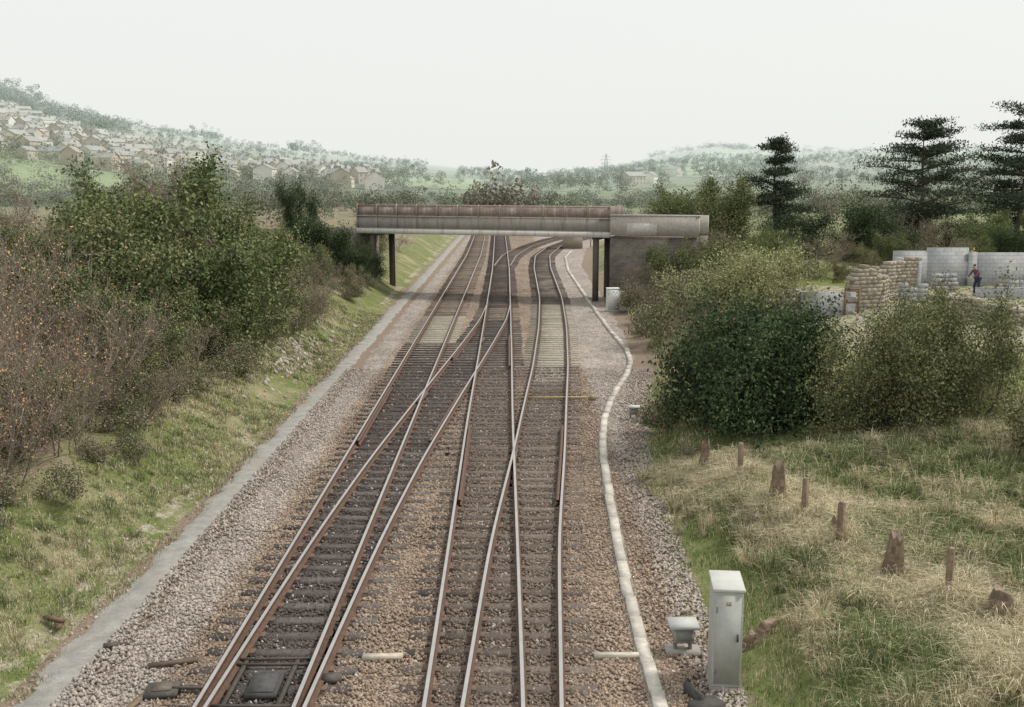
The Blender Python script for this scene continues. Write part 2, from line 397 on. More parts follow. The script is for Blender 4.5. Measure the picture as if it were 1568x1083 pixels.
def skeleton(rng,h,stems=4,spread=.5,lev=4,r0=.05,kids=4,trop=.1,ratio=.62,base_r=.3,wob=.18):
    segs=[];tips=[]
    def grow(p,d,L,r,l):
        n=4; pts=[p]
        for i in range(n):
            d=d+rng.normal(0,wob,3)+np.array([0,0,trop]); d=d/np.linalg.norm(d)
            q=p+d*L/n; ra=r*(1-i/n*.55); rb=r*(1-(i+1)/n*.55)
            segs.append((p,q,ra,rb)); p=q; pts.append(p)
        if l>=lev-1: tips.extend(pts[2:])
        if l<lev:
            for k in range(kids):
                t=rng.integers(1,n+1); b=pts[t]
                nd=d+rng.normal(0,.62,3); nd[2]+=.1; nd/=np.linalg.norm(nd)
                grow(b,nd,L*ratio*(.7+.5*rng.random()),r*.5,l+1)
    for s in range(stems):
        a=rng.random()*6.28; d=np.array([math.cos(a)*spread,math.sin(a)*spread,1.]); d/=np.linalg.norm(d)
        grow(np.array([math.cos(a)*base_r*rng.random(),math.sin(a)*base_r*rng.random(),-.15]),d,h*(.42+.12*rng.random()),r0,1)
    P0=np.array([s[0] for s in segs]);P1=np.array([s[1] for s in segs]);R0=np.array([s[2] for s in segs]);R1=np.array([s[3] for s in segs])
    return P0,P1,R0,R1,np.array(tips)
def shrub(name,seed,h,leafcol,nleaf,size,rad=.35,barkcol=(.10,.08,.06),minr=.006,low=0,**kw):
    rng=np.random.default_rng(seed); P0,P1,R0,R1,tips=skeleton(rng,h,**kw)
    mz=np.percentile(P1[:,2],99); k=h/mz
    P0=P0*k;P1=P1*k;tips=tips*k
    R0=np.maximum(R0,minr);R1=np.maximum(R1,minr)
    v,f=seg_mesh(P0,P1,R0,R1,4)
    bc=np.tile(np.array(barkcol),(len(P0),1))*(.7+.6*rng.random((len(P0),1)))
    parts=[(v,f,np.repeat(bc,4,axis=0),0)]
    if nleaf:
        if low:
            nl=int(len(tips)*low); ex=tips[rng.integers(0,len(tips),nl)].copy(); ex[:,2]*=rng.random(nl)*.7+.05; ex[:,:2]*=1.05; tips=np.concatenate([tips,ex])
        idx=rng.integers(0,len(tips),nleaf)
        C=tips[idx]+rng.normal(0,rad*.55,(nleaf,3)); C[:,2]=np.maximum(C[:,2],.03)
        parts.append((*leaves(rng,C,size,leafcol,clump=idx//7),1))
    return mk(name,parts,[M_bark,M_leaf],link=False)
G1=[(.055,.078,.028),(.075,.098,.036),(.095,.117,.045),(.065,.083,.035)]
G2=[(.10,.116,.044),(.125,.14,.057),(.085,.101,.042)]
OL=[(.12,.118,.055),(.14,.132,.065),(.10,.103,.048),(.08,.084,.038)]
HOL=[(.022,.038,.018),(.031,.05,.022),(.045,.066,.03),(.038,.058,.025)]
BR=[(.16,.125,.095),(.19,.15,.115),(.13,.105,.08)]
OR=[(.34,.20,.09),(.27,.17,.08),(.30,.22,.10)]
TW=(.26,.22,.185)
P={}
P['holly']=shrub('holly',1,4.2,HOL+[(.055,.08,.033)],34000,.14,.5,stems=7,spread=.75,lev=3,kids=5,base_r=.5,low=.8,r0=.07)
P['hawthorn']=shrub('hawthorn',2,4.2,OL+G2+HOL[2:3],30000,.11,.42,stems=7,spread=.9,lev=4,kids=4,base_r=.5,low=.35,r0=.07,barkcol=(.15,.12,.09))
P['green']=shrub('green',3,5,G1+OL[:2],20000,.16,.5,stems=6,spread=.6,lev=4,kids=3,base_r=.5,low=.6,r0=.08)
P['green2']=shrub('green2',4,5,G2+G1,18000,.15,.45,stems=5,spread=.7,lev=4,kids=3,base_r=.6,low=.5,r0=.08,barkcol=(.16,.13,.1))
P['olive']=shrub('olive',5,4,OL+BR[:1],14000,.13,.4,stems=6,spread=.8,lev=4,kids=3,base_r=.5,low=.5,r0=.06,barkcol=(.18,.15,.12))
P['bare']=shrub('bare',6,4.5,OR,1100,.075,.10,barkcol=TW,stems=9,spread=.45,lev=4,kids=4,base_r=.7,r0=.032,minr=.006,wob=.13)
P['bare2']=shrub('bare2',7,3,BR+OL,2600,.07,.22,barkcol=(.25,.205,.17),stems=9,spread=.8,lev=4,kids=4,base_r=.7,r0=.03,minr=.007)
P['baretree']=shrub('baretree',8,9,BR,3500,.12,.5,barkcol=(.25,.22,.20),stems=2,spread=.2,lev=5,kids=3,base_r=.2,r0=.12,minr=.014,ratio=.66)
P['willow']=shrub('willow',9,3.5,[(.18,.187,.087),(.155,.162,.077),(.20,.197,.10)],13000,.12,.4,stems=7,spread=.6,lev=4,kids=3,base_r=.6,low=.4,r0=.05)
P['bramble']=shrub('bramble',10,1.2,BR+G1+[(.19,.155,.11)],7000,.08,.25,barkcol=(.22,.185,.155),stems=9,spread=1.3,lev=3,kids=4,base_r=.7,low=.8,r0=.012,minr=.005)
P['gorse']=shrub('gorse',11,1.6,[(.45,.33,.02),(.10,.13,.03),(.5,.38,.03)],6000,.10,.3,stems=6,spread=.7,lev=3,kids=4,base_r=.3,low=.6,r0=.03)
P['ivy']=shrub('ivy',12,5,[(.022,.036,.018),(.032,.05,.022),(.045,.062,.027)],20000,.17,.6,stems=4,spread=.5,lev=3,kids=5,base_r=.4,low=.6,r0=.12)
def pine(seed,h,w,tiers,lean=0,sparse=0):
    rng=np.random.default_rng(seed); P0=[];P1=[];R0=[];R1=[]
    n=14; px=np.array([0,0,-.2]); tr=[px]
    for i in range(n):
        q=px+np.array([rng.normal(lean*.02,.05),rng.normal(0,.05),h/n]); P0.append(px);P1.append(q);r=h*.022
        R0.append(r*(1-i/n)+.03);R1.append(r*(1-(i+1)/n)+.03); px=q; tr.append(px)
    tr=np.array(tr); C=[];cl_=[]
    for t in range(tiers):
        z=h*(.24+.75*t/(tiers-1)); env=w*.5*(math.sin(min(1,(1.14-z/h)*1.55)*1.45))*(.65+.6*rng.random())
        base=np.array([np.interp(z,tr[:,2],tr[:,0]),np.interp(z,tr[:,2],tr[:,1]),z])
        nb=rng.integers(4,7)
        for b in range(nb):
            if rng.random()<sparse: continue
            a=rng.random()*6.28; L=env*(.6+.6*rng.random()); p=base+[0,0,rng.normal(0,.22)]
            d=np.array([math.cos(a),math.sin(a),.22+rng.normal(0,.16)])
            m=6
            for s in range(m):
                q=p+d*L/m; P0.append(p);P1.append(q);R0.append(.07*(1-s/m)+.02);R1.append(.07*(1-(s+1)/m)+.02); p=q; d=d+np.array([rng.normal(0,.18),rng.normal(0,.18),-.04])
                if s>=1:
                    k=int(60+60*s/m); sp=.18+.09*s*L/3
                    cc=p+rng.normal(0,1,(k,3))*[sp*1.15,sp*1.15,.15]+[0,0,.10]
                    C.append(cc); cl_.append(np.full(k,rng.integers(0,50)))
    C=np.concatenate(C);cl_=np.concatenate(cl_)
    v,f=seg_mesh(np.array(P0),np.array(P1),np.array(R0),np.array(R1),5)
    lv,lf,lc=leaves(rng,C,.25,[(.026,.038,.024),(.037,.05,.03),(.046,.057,.036),(.032,.044,.028)],up=.5,aspect=.34,clump=cl_)
    return mk('pine',[(v,f,(.12,.10,.08),0),(lv,lf,lc,1)],[M_bark,M_leaf],link=False)
P['pine']=pine(21,10.6,9.2,10,0,.1); P['pine2']=pine(22,11.2,8.6,10,1,.1); P['pine3']=pine(25,9.3,5.0,9,0,.25)
prn=np.random.default_rng(77)
def put(kind,name,x,y,s=1,sxy=None,rot=None,dz=0):
    ob=bpy.data.objects.new(name,P[kind]); COL.objects.link(ob)
    ob.location=(x,y,float(terr(x,y))+dz); ob.rotation_euler=(0,0,prn.random()*6.28 if rot is None else rot)
    k=s*(sxy or 1); ob.scale=(k,k,s); return ob
# right side big bushes
put('holly','holly_bush',6.4,30.3,.83,.92)
put('holly','holly_bush',7.9,31.0,.78,.92)
put('hawthorn','hawthorn_bush',10.7,28.0,.70,.9)
put('hawthorn','hawthorn_bush',12.7,28.6,.76,.9)
put('hawthorn','hawthorn_bush',11.8,30.0,.70,.85)
put('olive','hawthorn_bush',13.4,24.6,.6,1.0)
put('willow','willow_bush',11.8,50,1.05,1.0); put('willow','willow_bush',10.2,51,.85,1.1); put('willow','willow_bush',13.0,53.5,.85,.9)
put('bramble','bramble_bush',5.3,33,1,.8); put('bramble','bramble_bush',5.0,27.8,.6,.6); put('bramble','bramble_bush',9.3,25.0,.4,.9)
for x,y,s in ((8.0,50,1.5),(7.8,55,1.3),(9.3,60,1.6),(9.0,45,1.2),(8.2,64,1.2),(11,57,1.5),(12,63,1.6),(8.2,40,1.1),(9.9,37,1.0),(7.6,44,1.0),(8.9,56,1.5)):
    put('bramble','bramble_bush',x,y,s,.9)
put('bare2','bare_bush',9.4,52,.7,.8); put('bare2','bare_bush',11,61,.8,.9); put('bare2','bare_bush',8.6,58,.6,.9); put('bare2','bare_bush',8.6,47,.6,.9)
put('green','green_bush',9.9,67.3,.62,.9); put('green','green_bush',12.6,66,.62,.9); put('green2','green_bush',14.5,64,.55,1); put('bare2','bare_bush',8.6,66.5,.7,.8); put('olive','green_bush',9.0,65,.5,.8)
put('green','green_tree',18.5,93,1.2,.9); put('green2','green_tree',16.4,98,1.2,.9); put('bare2','bare_bush',13.5,72,.8,.9)
# skyline conifers & others
put('pine','pine_tree',35,90,1.0); put('pine2','pine_tree',43.4,90,1.06); put('pine3','pine_tree',23.8,95,1.0); put('pine3','pine_tree',46.5,92,1.0)
for x,y,s in ((26.0,82,.85),(23.5,86,.7),(28.5,80,.62),(34,93,.75),(31,88,.55),(38.5,92,.55),(21,82,.45),(44,86,.5)):
    put('ivy','evergreen_tree',x,y,s,1.2)
put('baretree','bare_tree',28.5,98,.75); put('baretree','bare_tree',21,99,.7); put('baretree','bare_tree',31,86,.45)
for x,y,k,s in ((17,78,'bare2',.9),(19.5,75,'green2',.4),(22,74,'bare2',.8),(24.5,72,'olive',.45),(27,76,'green',.45),(30,74,'bare2',.8),(33,75,'green2',.45),(36,77,'ivy',.5),(39,74,'bare2',.8),(41,77,'green',.55),(44,75,'green2',.65),(37,82,'green2',.7),(47,80,'green',.75),(40,84,'green2',.7),(33,84,'bare2',1.2),(50,84,'green2',.8),(18.5,68,'bramble',1.2),(21,67,'olive',.35),(24,66,'bramble',1.),(28,66,'bramble',1.2),(34,67,'olive',.4),(31,68,'bramble',1.4),(16.5,74,'green',.5),(20,79,'green',.5)):
    put(k,{'bare2':'bare_bush','green2':'green_bush','green':'green_bush','olive':'olive_bush','ivy':'evergreen_bush','bramble':'bramble_bush'}[k],x,y,s)
put('gorse','gorse_bush',29.3,67.5,.9)
for x,y,s in ((19.0,44,.8),(20.8,44,.7),(25,47,.8),(27.5,50,1.0),(18,47,.6)):
    put('bramble','bramble_bush',x,y,s,.9)
# left bank vegetation
for x,y,s,q in ((-13.0,24.5,1.05,.9),(-11.6,22.5,.85,.8),(-14.3,27.5,1.05,.9),(-12.0,28.0,.9,.9),(-16,31,1.0,1),(-18.5,34,.95,1),(-12.6,20.5,.95,.9),(-14.5,24,1.05,.9),(-13.4,26.3,.95,.9),(-11.4,25.2,.75,.9),(-13.3,30.3,.9,.9)):
    put('bare','bare_shrub',x,y,s,q)
for x,y,s in ((-11.2,25.5,.6),(-10.9,29.5,.6),(-12.8,31.5,.8),(-14,22,.8),(-10.8,57,.7),(-11.4,62,.8),(-10.4,51,.6),(-11.5,47,.7),(-16,26,1),(-14.5,33,.9),(-17,29,.9),(-19,38,1.1),(-22,40,1.1),(-24,46,1.2),(-11.4,36,.7)):
    put('bare2','bare_bush',x,y,s,.9)
for x,y,s,k in ((-14.4,40,.92,'green'),(-12.6,44.5,1.0,'green2'),(-15.6,46,1.22,'green2'),(-12.3,37.5,.55,'green'),(-12.4,50,.8,'green'),(-16.5,53,1.0,'green'),(-11.6,42.5,.55,'green2'),(-19.5,44,.75,'olive'),(-22,50,.75,'olive'),(-13.8,57,.75,'olive'),(-11.2,34,.4,'olive'),(-12.7,34.8,.5,'green2'),(-24,42,.65,'olive'),(-28,50,.75,'green2'),(-19,60,.8,'olive'),(-11.0,31,.3,'green'),(-15,36,.6,'green'),(-17.5,38,.7,'green2'),(-11.3,39.5,.4,'green'),(-21,36,.6,'olive'),(-12.5,26,.35,'green'),(-26,46,.6,'green')):
    put(k,'green_bush',x,y,s)
put('baretree','bare_tree',-17.0,50,.72,.8); put('baretree','bare_tree',-21,55,.7); put('baretree','bare_tree',-30,60,.62); put('bare','bare_shrub',-13,60,.9); put('baretree','bare_tree',-14,46,.7,.8); put('baretree','bare_tree',-25,52,.6)
put('ivy','ivy_tree',-17.3,84,.95,.5)
for x,y,s,k in ((-13,72,.62,'ivy'),(-14.8,73,.62,'ivy'),(-12.0,78,.55,'green'),(-16.5,70,.5,'green2'),(-10.6,68,.35,'olive'),(-13,92,.6,'green'),(-11,100,.6,'bare2'),(-10.3,78,.45,'bramble'),(-19,78,.5,'olive'),(-23,75,.6,'green'),(-28,70,.6,'green2'),(-12,66,.5,'green'),(-11.3,74.5,.5,'green2'),(-10.7,72.5,.42,'ivy'),(-32,78,.7,'green'),(-38,80,.7,'olive')):
    put(k,{'ivy':'evergreen_bush'}.get(k,'green_bush'),x,y,s)
for x,y,s in ((-10.6,33,.7),(-10.6,37.5,.8),(-10.3,26,.6),(-10.6,22,.7),(-11.2,44,.9),(-10.6,48,.8),(-11,40,1),(-11,54,1.),(-10.8,19.5,.6),(-12,20,1),(-10.1,64,.8),(-10.2,70,.9),(-13.4,18,1),(-11.4,27.4,.9),(-12.4,23.4,.9),(-11.8,31,.9),(-11.4,18,.8)):
    put('bramble','bramble_bush',x,y,s)

# grass blades: each blade is a quad (lower part) and a triangle (tip)
rng=np.random.default_rng(15)
def blades(x,y,h,w,col,lean=.5,ang=None,droop=0.):
    n=len(x); z=terr(x,y); a=rng.random(n)*6.28
    b=rng.random(n)*6.28 if ang is None else ang
    u=np.stack([np.cos(a),np.sin(a),0*a],1)*w[:,None]
    l=np.stack([np.cos(b),np.sin(b),0*b],1)*(lean*h*(.2+.8*rng.random(n)))[:,None]
    p=np.stack([x,y,z-.02],1); hh=np.stack([0*h,0*h,h],1)
    m=p+l*.4+hh*.7; t=p+l*1.1+hh*(1-.35*droop)
    v=np.stack([p-u,p+u,m+u*.7,m-u*.7,t],1).reshape(-1,3)
    i=np.arange(n)[:,None]*5
    return [(v,i+np.array([[0,1,2,3]]),col,0),(v,i+np.array([[3,2,4]]),col,0)]
parts=[]
STRAW=np.array([(.39,.335,.215),(.31,.26,.165),(.45,.395,.27)])
def tufts(n,xf,yf,rad,per,h,cols,straw_p,lean=.6,w=.006,sh=1.2,gain=1.8,radial=False,gap=9.):
    ty=yf(n); txx=xf(n,ty)
    k=fbm(txx*1.1,ty*.6,91)<gap; ty=ty[k]; txx=txx[k]; n=len(ty)
    nn=fbm(txx*.7,ty*.7,71)
    ox=rng.normal(0,rad,n*per); oy=rng.normal(0,rad,n*per)
    x=np.repeat(txx,per)+ox; y=np.repeat(ty,per)+oy
    hh=np.repeat(h*(.4+1.1*rng.random(n)),per)*(.5+.7*rng.random(n*per))
    st=np.repeat(rng.random(n)<np.clip(straw_p+(nn-.47)*gain,0,1),per)
    mixd=rng.random(n*per)<.18; st=st^mixd
    g=np.array(cols)[rng.integers(0,len(cols),n*per)]; s=STRAW[rng.integers(0,3,n*per)]
    c=np.where(st[:,None],s,g)*(.7+.5*rng.random((n*per,1)))*np.repeat(.72+.55*rng.random((n,1)),per,axis=0)
    hh=np.where(st,hh*sh,hh)
    wv=w*(.5+y/30)
    parts.extend(blades(x,y,hh,wv,c,lean,np.arctan2(oy,ox)+rng.normal(0,.5,n*per) if radial else None,.9 if radial else 0.))
GR=[(.095,.137,.042),(.12,.16,.053),(.08,.11,.037),(.155,.18,.073)]
tufts(19000,lambda n,y:xR(y)+.15+rng.random(n)**.9*13,lambda n:13+rng.random(n)**1.3*24,.11,12,.11,GR,.16,.7,.0055,1.2,2.5,gap=.62)
tufts(1900,lambda n,y:4.7+(26.4-y)*.22+rng.normal(0,.55,n)+np.abs(rng.normal(0,.5,n)),lambda n:13.5+rng.random(n)*14,.06,70,.40,GR,.78,1.15,.0048,1.1,2.0,True)
tufts(1700,lambda n,y:4.8+rng.random(n)*8,lambda n:13.2+rng.random(n)**1.2*14,.07,60,.33,GR,.42,1.15,.0048,1.1,4,True)
tufts(13000,lambda n,y:-7.7-rng.random(n)**1.1*4.2,lambda n:13+rng.random(n)**1.2*50,.11,11,.08,GR,.12,.7,.0055,1.4,1.8,gap=.56)
tufts(800,lambda n,y:-8.3-rng.random(n)*2.5,lambda n:13+rng.random(n)**1.2*40,.06,40,.20,GR,.35,1.,.0045,1.1,2,True,gap=.6)
tufts(700,lambda n,y:xR(y)+.6+rng.random(n)*4,lambda n:40+rng.random(n)*28,.2,24,.32,GR,.7,.7,.008)
PX_=np.array([(5.0,26.3),(5.55,24.6),(5.75,21.9),(6.05,20.8),(6.35,19.6),(6.3,19.2),(6.75,17.7),(7.35,16.7),(7.9,16.0)])
pi_=rng.integers(0,9,260)
tufts(260,lambda n,y:PX_[pi_,0]+rng.normal(0,.16,n),lambda n:PX_[pi_,1]+rng.normal(0,.16,n),.05,60,.5,GR,1.0,.8,.0048,1.1,0,True)
mk('grass',parts,[M_grass])

def rocks(name,n,xf,yf,smin,smax,col):
    r=np.random.default_rng(n); y=yf(r,n); x=xf(r,n,y); z=terr(x,y); s=smin+(smax-smin)*r.random(n)**2
    v=oct_[None]*s[:,None,None]*(.7+.6*r.random((n,6,1)))+r.normal(0,1,(n,6,3))*s[:,None,None]*.22
    v+=np.stack([x,y,z+s*.2],1)[:,None]
    f=(of[None]+6*np.arange(n)[:,None,None]).reshape(-1,3); c=np.array(col)*(.6+.7*r.random((n,1)))
    return mk(name,[(v.reshape(-1,3),f,np.repeat(c,8,axis=0),0)],[M_stone])
rocks('bank_rubble',300,lambda r,n,y:-9.6+r.normal(0,.5,n),lambda r,n:r.normal(45,4,n),.03,.16,(.44,.40,.35))
rocks('verge_stones',2600,lambda r,n,y:-7.65-r.random(n)**2*2.6,lambda r,n:14+r.random(n)*50,.015,.055,(.40,.35,.29))
rocks('demolition_rubble',1200,lambda r,n,y:np.clip(12+r.random(n)*16,12,30),lambda r,n:41+r.random(n)*19,.03,.15,(.42,.38,.32))

# ------------------------------------------------------------------ bridge
def m_girder(name,a,b,rust):
    t=NT(name,.8,.25); p=t.obj(); n=t.noise(p,1.2,6,.75)
    mp=t.n('ShaderNodeMapping'); mp.inputs['Scale'].default_value=(5,5,.5); t.l(p,mp.inputs[0])
    s=t.noise(mp.outputs[0],1.0,5,.7)
    c=t.mix(t.mr(n,.35,.65),a,b); c=t.mix(t.mr(s,.5,.68),c,rust); t.base(c); t.bump(n,.2,.02); return t.m
M_g1=m_girder('weathered_girder_paint',(.32,.295,.265,1),(.39,.365,.33,1),(.27,.225,.19,1))
M_g2=m_girder('rusty_parapet_paint',(.31,.225,.195,1),(.37,.305,.275,1),(.52,.485,.45,1))
M_g3=m_girder('pale_concrete_beam',(.60,.58,.545,1),(.68,.67,.63,1),(.47,.44,.39,1))
M_dk=m_girder('dark_column_steel',(.09,.08,.073,1),(.13,.115,.10,1),(.16,.115,.09,1))
br=bpy.data.objects.new('railway_overbridge',None); COL.objects.link(br)
Lb=18.7; br.location=(-11.1,75.8,0); br.rotation_euler=(0,0,math.atan2(69.5-75.8,6.5+11.1))
def bpart(name,a,m): o=mk(name,a.p,[m]); o.parent=br; return o
WB=3.2
a=Acc(); a.span(0,Lb,-.12,.12,4.72,5.52)
a.span(-.05,Lb+.05,-.2,.2,5.52,5.58); a.span(0,Lb,-.2,.2,4.67,4.72)
a.span(0,Lb,WB-.12,WB+.12,4.72,5.5)
n=12
for i in range(n+1): a.span(i*Lb/n-.04,i*Lb/n+.04,-.17,-.12,4.722,5.518)
bpart('main_girders',a,M_g1)
a=Acc(); a.span(0,Lb,-.24,.16,4.32,4.668); a.span(0,Lb,WB-.16,WB+.24,4.32,4.718); bpart('edge_beams',a,M_g3)
DC=(.3,.28,.25)
a=Acc(); a.span(0,Lb,.161,WB-.161,4.45,4.66,DC); bpart('deck',a,M_conc)
a=Acc(); a.span(0,Lb,-.03,.03,5.60,6.28); a.span(-.05,Lb+.05,-.07,.07,6.281,6.35); a.span(0,Lb,WB-.03,WB+.03,5.5,6.3)
for i in range(n+1): a.span(i*Lb/n-.06,i*Lb/n+.06,-.10,-.03,5.582,6.42)
for i in range(n): a.span(i*Lb/n+.2,(i+1)*Lb/n-.2,-.06,-.03,5.72,6.16)
bpart('parapet',a,M_g2)
a=Acc()
for xx in (1.15,Lb-1.0):
    for yy in (.1,WB-.1):
        a.span(xx-.17,xx+.17,yy-.16,yy-.12,-.3,4.3); a.span(xx-.17,xx+.17,yy+.12,yy+.16,-.3,4.3); a.span(xx-.03,xx+.03,yy-.119,yy+.119,-.3,4.3)
    a.span(xx-.22,xx+.22,-.05,WB+.05,4.16,4.318)
bpart('support_columns',a,M_dk)
def m_block(name,c1,c2,mort,sx,sz,var=.25):
    t=NT(name,.92,.1); p=t.obj(); sp=t.n('ShaderNodeSeparateXYZ'); t.l(p,sp.inputs[0])
    cb=t.n('ShaderNodeCombineXYZ'); t.l(t.math('ADD',sp.outputs[0],sp.outputs[1]),cb.inputs[0]); t.l(sp.outputs[2],cb.inputs[1])
    b=t.n('ShaderNodeTexBrick'); t.l(cb.outputs[0],b.inputs['Vector']); b.inputs['Scale'].default_value=1
    b.inputs['Brick Width'].default_value=sx; b.inputs['Row Height'].default_value=sz; b.inputs['Mortar Size'].default_value=.012
    b.inputs['Color1'].default_value=(*c1,1);b.inputs['Color2'].default_value=(*c2,1);b.inputs['Mortar'].default_value=(*mort,1)
    c=t.mix(1.0,b.outputs[0],t.mr(t.noise(p,1.5,6,.75),.25,.75,1-var,1+var),'MULTIPLY'); t.base(c); t.bump(t.noise(p,12,4,.7),.4,.03); return t.m
M_eng=m_block('old_brickwork',(.15,.13,.115),(.21,.18,.155),(.24,.22,.19),.45,.15,.4)
M_blk=m_block('new_blockwork',(.38,.39,.405),(.47,.475,.48),(.29,.29,.285),.46,.23,.2)
a=Acc(); a.span(Lb+.02,Lb+5.9,-.15,WB+.25,-.3,4.4); bpart('abutment',a,M_eng)
AC=(.46,.42,.38)
a=Acc(); a.span(Lb+.08,Lb+5.9,-.35,-.05,4.5,5.75,AC); a.span(Lb+.08,Lb+5.9,WB+.05,WB+.35,4.5,5.75,AC); a.span(Lb+.05,Lb+5.95,-.4,0,5.752,5.86,AC); a.span(Lb+1.2,Lb+3.2,-.42,-.352,4.55,5.3,(.56,.53,.49)); bpart('approach_wall',a,M_conc)
a=Acc(); a.span(-3,-.05,.4,WB+.2,1.5,4.6); bpart('left_abutment',a,M_eng)
# ------------------------------------------------------------------ walls at right
def ruin(name,pts,th,zb,seed,jag=.15,ch=.19):
    """coursed rubble masonry, broken top edge"""
    r=np.random.default_rng(seed); A=Acc(); pts=np.array(pts,float)
    d=np.concatenate([[0],np.cumsum(np.hypot(np.diff(pts[:,0]),np.diff(pts[:,1])))]); z=zb
    while z<pts[:,2].max()+jag:
        q=-r.random()*.3
        while q<d[-1]:
            L=.22+r.random()*.28; m=q+L/2
            if 0<m<d[-1]:
                x=np.interp(m,d,pts[:,0]);y=np.interp(m,d,pts[:,1]);zt=np.interp(m,d,pts[:,2])+(float(vnoise(m*1.3,seed*3.1,seed))-.5)*2*jag
                if z+ch*.6<zt:
                    xa,xb=np.interp([max(0,m-.1),min(d[-1],m+.1)],d,pts[:,0]);ya,yb=np.interp([max(0,m-.1),min(d[-1],m+.1)],d,pts[:,1])
                    c=np.array((.37,.33,.27))*(.7+.5*r.random())*np.array([1,1+r.normal(0,.02),1+r.normal(0,.05)])
                    A.box(x,y,z+ch/2,L*.99,th+r.normal(0,.010),ch*.99,math.atan2(yb-ya,xb-xa)+r.normal(0,.008),c,jit=.006,rng=r)
            q+=L
        z+=ch
    return mk(name,A.p,[M_conc])
A=Acc()
wx=np.array([22.6,24.6,27.0,30.5,34,42]); top=[3.95,4.15,3.85,4.1,4.0]
for i in range(5): A.box((wx[i]+wx[i+1])/2,62.0,(1.2+top[i])/2,wx[i+1]-wx[i]-.001,.22,top[i]-1.2)
A.box(27.2,61.8,2.5,.44,.3,2.8); A.box(32,61.8,2.5,.44,.3,2.8)
A.box(22.7,60,2.4,.22,3.7,2.4)
mk('blockwork_wall',A.p,[M_blk])
A=Acc(); A.box(15.2,50,1.9,2.6,.22,1.75); A.box(14.0,51.5,1.9,.22,3,1.75); A.box(29.2,56.5,1.8,8,.22,1.1,.02)
mk('low_block_wall',A.p,[M_blk])
ruin('ruined_stone_wall',[(16.4,50.5,3.6),(17.0,50.7,4.0),(18.0,51,3.6),(18.6,52,3.3)],.45,1,5,.25)
ruin('ruined_stone_wall',[(18.2,56,2.9),(20,57,3.3),(21.5,58,3.7),(22.6,58.4,3.8)],.45,1,6,.3)
ruin('rubble_garden_wall',[(19.8,49.5,2.75),(21.5,48,2.7),(22.3,46,2.5),(22.6,43.5,2.3),(22.9,41,2.1),(25,39,2.2)],.5,.8,7,.12)
ruin('ruined_stone_wall',[(11.6,50,2.7),(12.4,50,3.2),(13.0,50,2.9),(13.9,50.3,2.6)],.4,1,8,.2)
WDC=(.25,.17,.11)
A=Acc(); A.box(15.95,49.75,2.2,.1,.1,1.7,0,WDC).box(16.6,49.75,2.2,.1,.1,1.7,0,WDC).box(16.28,49.75,2.95,.75,.12,.1,0,WDC).box(16.28,49.8,2.3,.6,.03,.08,.0,WDC)
mk('timber_door_frame',A.p,[M_wood])
A=Acc(); hr=np.random.default_rng(5)
for bx,by_,nxx in ((24.0,58.8,3),(27.6,58.2,4),(20.2,53.5,3)):
    zb=float(terr(bx,by_))
    for i in range(nxx):
        for j in range(2):
            for k in range(hr.integers(2,5)): A.box(bx+i*.46+hr.normal(0,.01),by_+j*.24,zb+.1+k*.222,.44,.215,.215,hr.normal(0,.02),np.array((.44,.445,.45))*(.85+.2*hr.random()))
mk('concrete_block_stack',A.p,[M_conc])
A=Acc()
for i in range(7): A.box(21.0+hr.normal(0,.3),54+i*.2,float(terr(21,54))+.1+.05*i*.3,2.6,.18,.05,hr.normal(.3,.15),np.array((.36,.28,.19))*(.7+.5*hr.random()))
mk('timber_planks',A.p,[M_wood])

# ------------------------------------------------------------------ lineside cabinets
def cabinet(name,x,y,w,d,h,col,rot=0):
    e=bpy.data.objects.new(name,None); COL.objects.link(e); z=float(terr(x,y,False)); e.location=(x,y,max(z,.0)); e.rotation_euler=(0,0,rot)
    c=np.array(col)
    def pt(n,A): o=mk(n,A.p,[M_vc]); o.parent=e; return o
    o=pt('body',Acc().span(-w/2,w/2,-d/2,d/2,.08,h-.06,c))
    m=o.modifiers.new('bev','BEVEL'); m.width=.012; m.segments=2
    pt('plinth',Acc().span(-w/2-.03,w/2+.03,-d/2-.03,d/2+.03,-.2,.079,(.3,.28,.25)))
    o=pt('lid',Acc().span(-w/2-.025,w/2+.025,-d/2-.03,d/2+.025,h-.059,h,c*1.15)); m=o.modifiers.new('bev','BEVEL'); m.width=.012
    A=Acc().span(-w/2+.03,w/2-.03,-d/2-.012,-d/2-.001,.14,h-.11,c*1.03)
    A.span(w/2-.09,w/2-.06,-d/2-.035,-d/2-.0125,h*.5,h*.5+.12,(.1,.1,.1)); A.span(-w/2+.04,-w/2+.055,-d/2-.02,-d/2-.0125,.3,.4,(.2,.2,.2)); A.span(-w/2+.04,-w/2+.055,-d/2-.02,-d/2-.0125,h-.4,h-.3,(.2,.2,.2))
    A.span(-.04,.04,-d/2-.016,-d/2-.0125,h-.28,h-.21,(.45,.43,.35))
    pt('door',A); return e
cabinet('relay_cabinet',3.46,16.0,.46,.78,1.74,(.45,.46,.435),-.10)
cabinet('relay_cabinet',6.25,64.5,.75,.5,1.5,(.66,.68,.66),.1)
cabinet('relay_cabinet',7.2,67,.5,.5,1.0,(.55,.56,.55),.1)
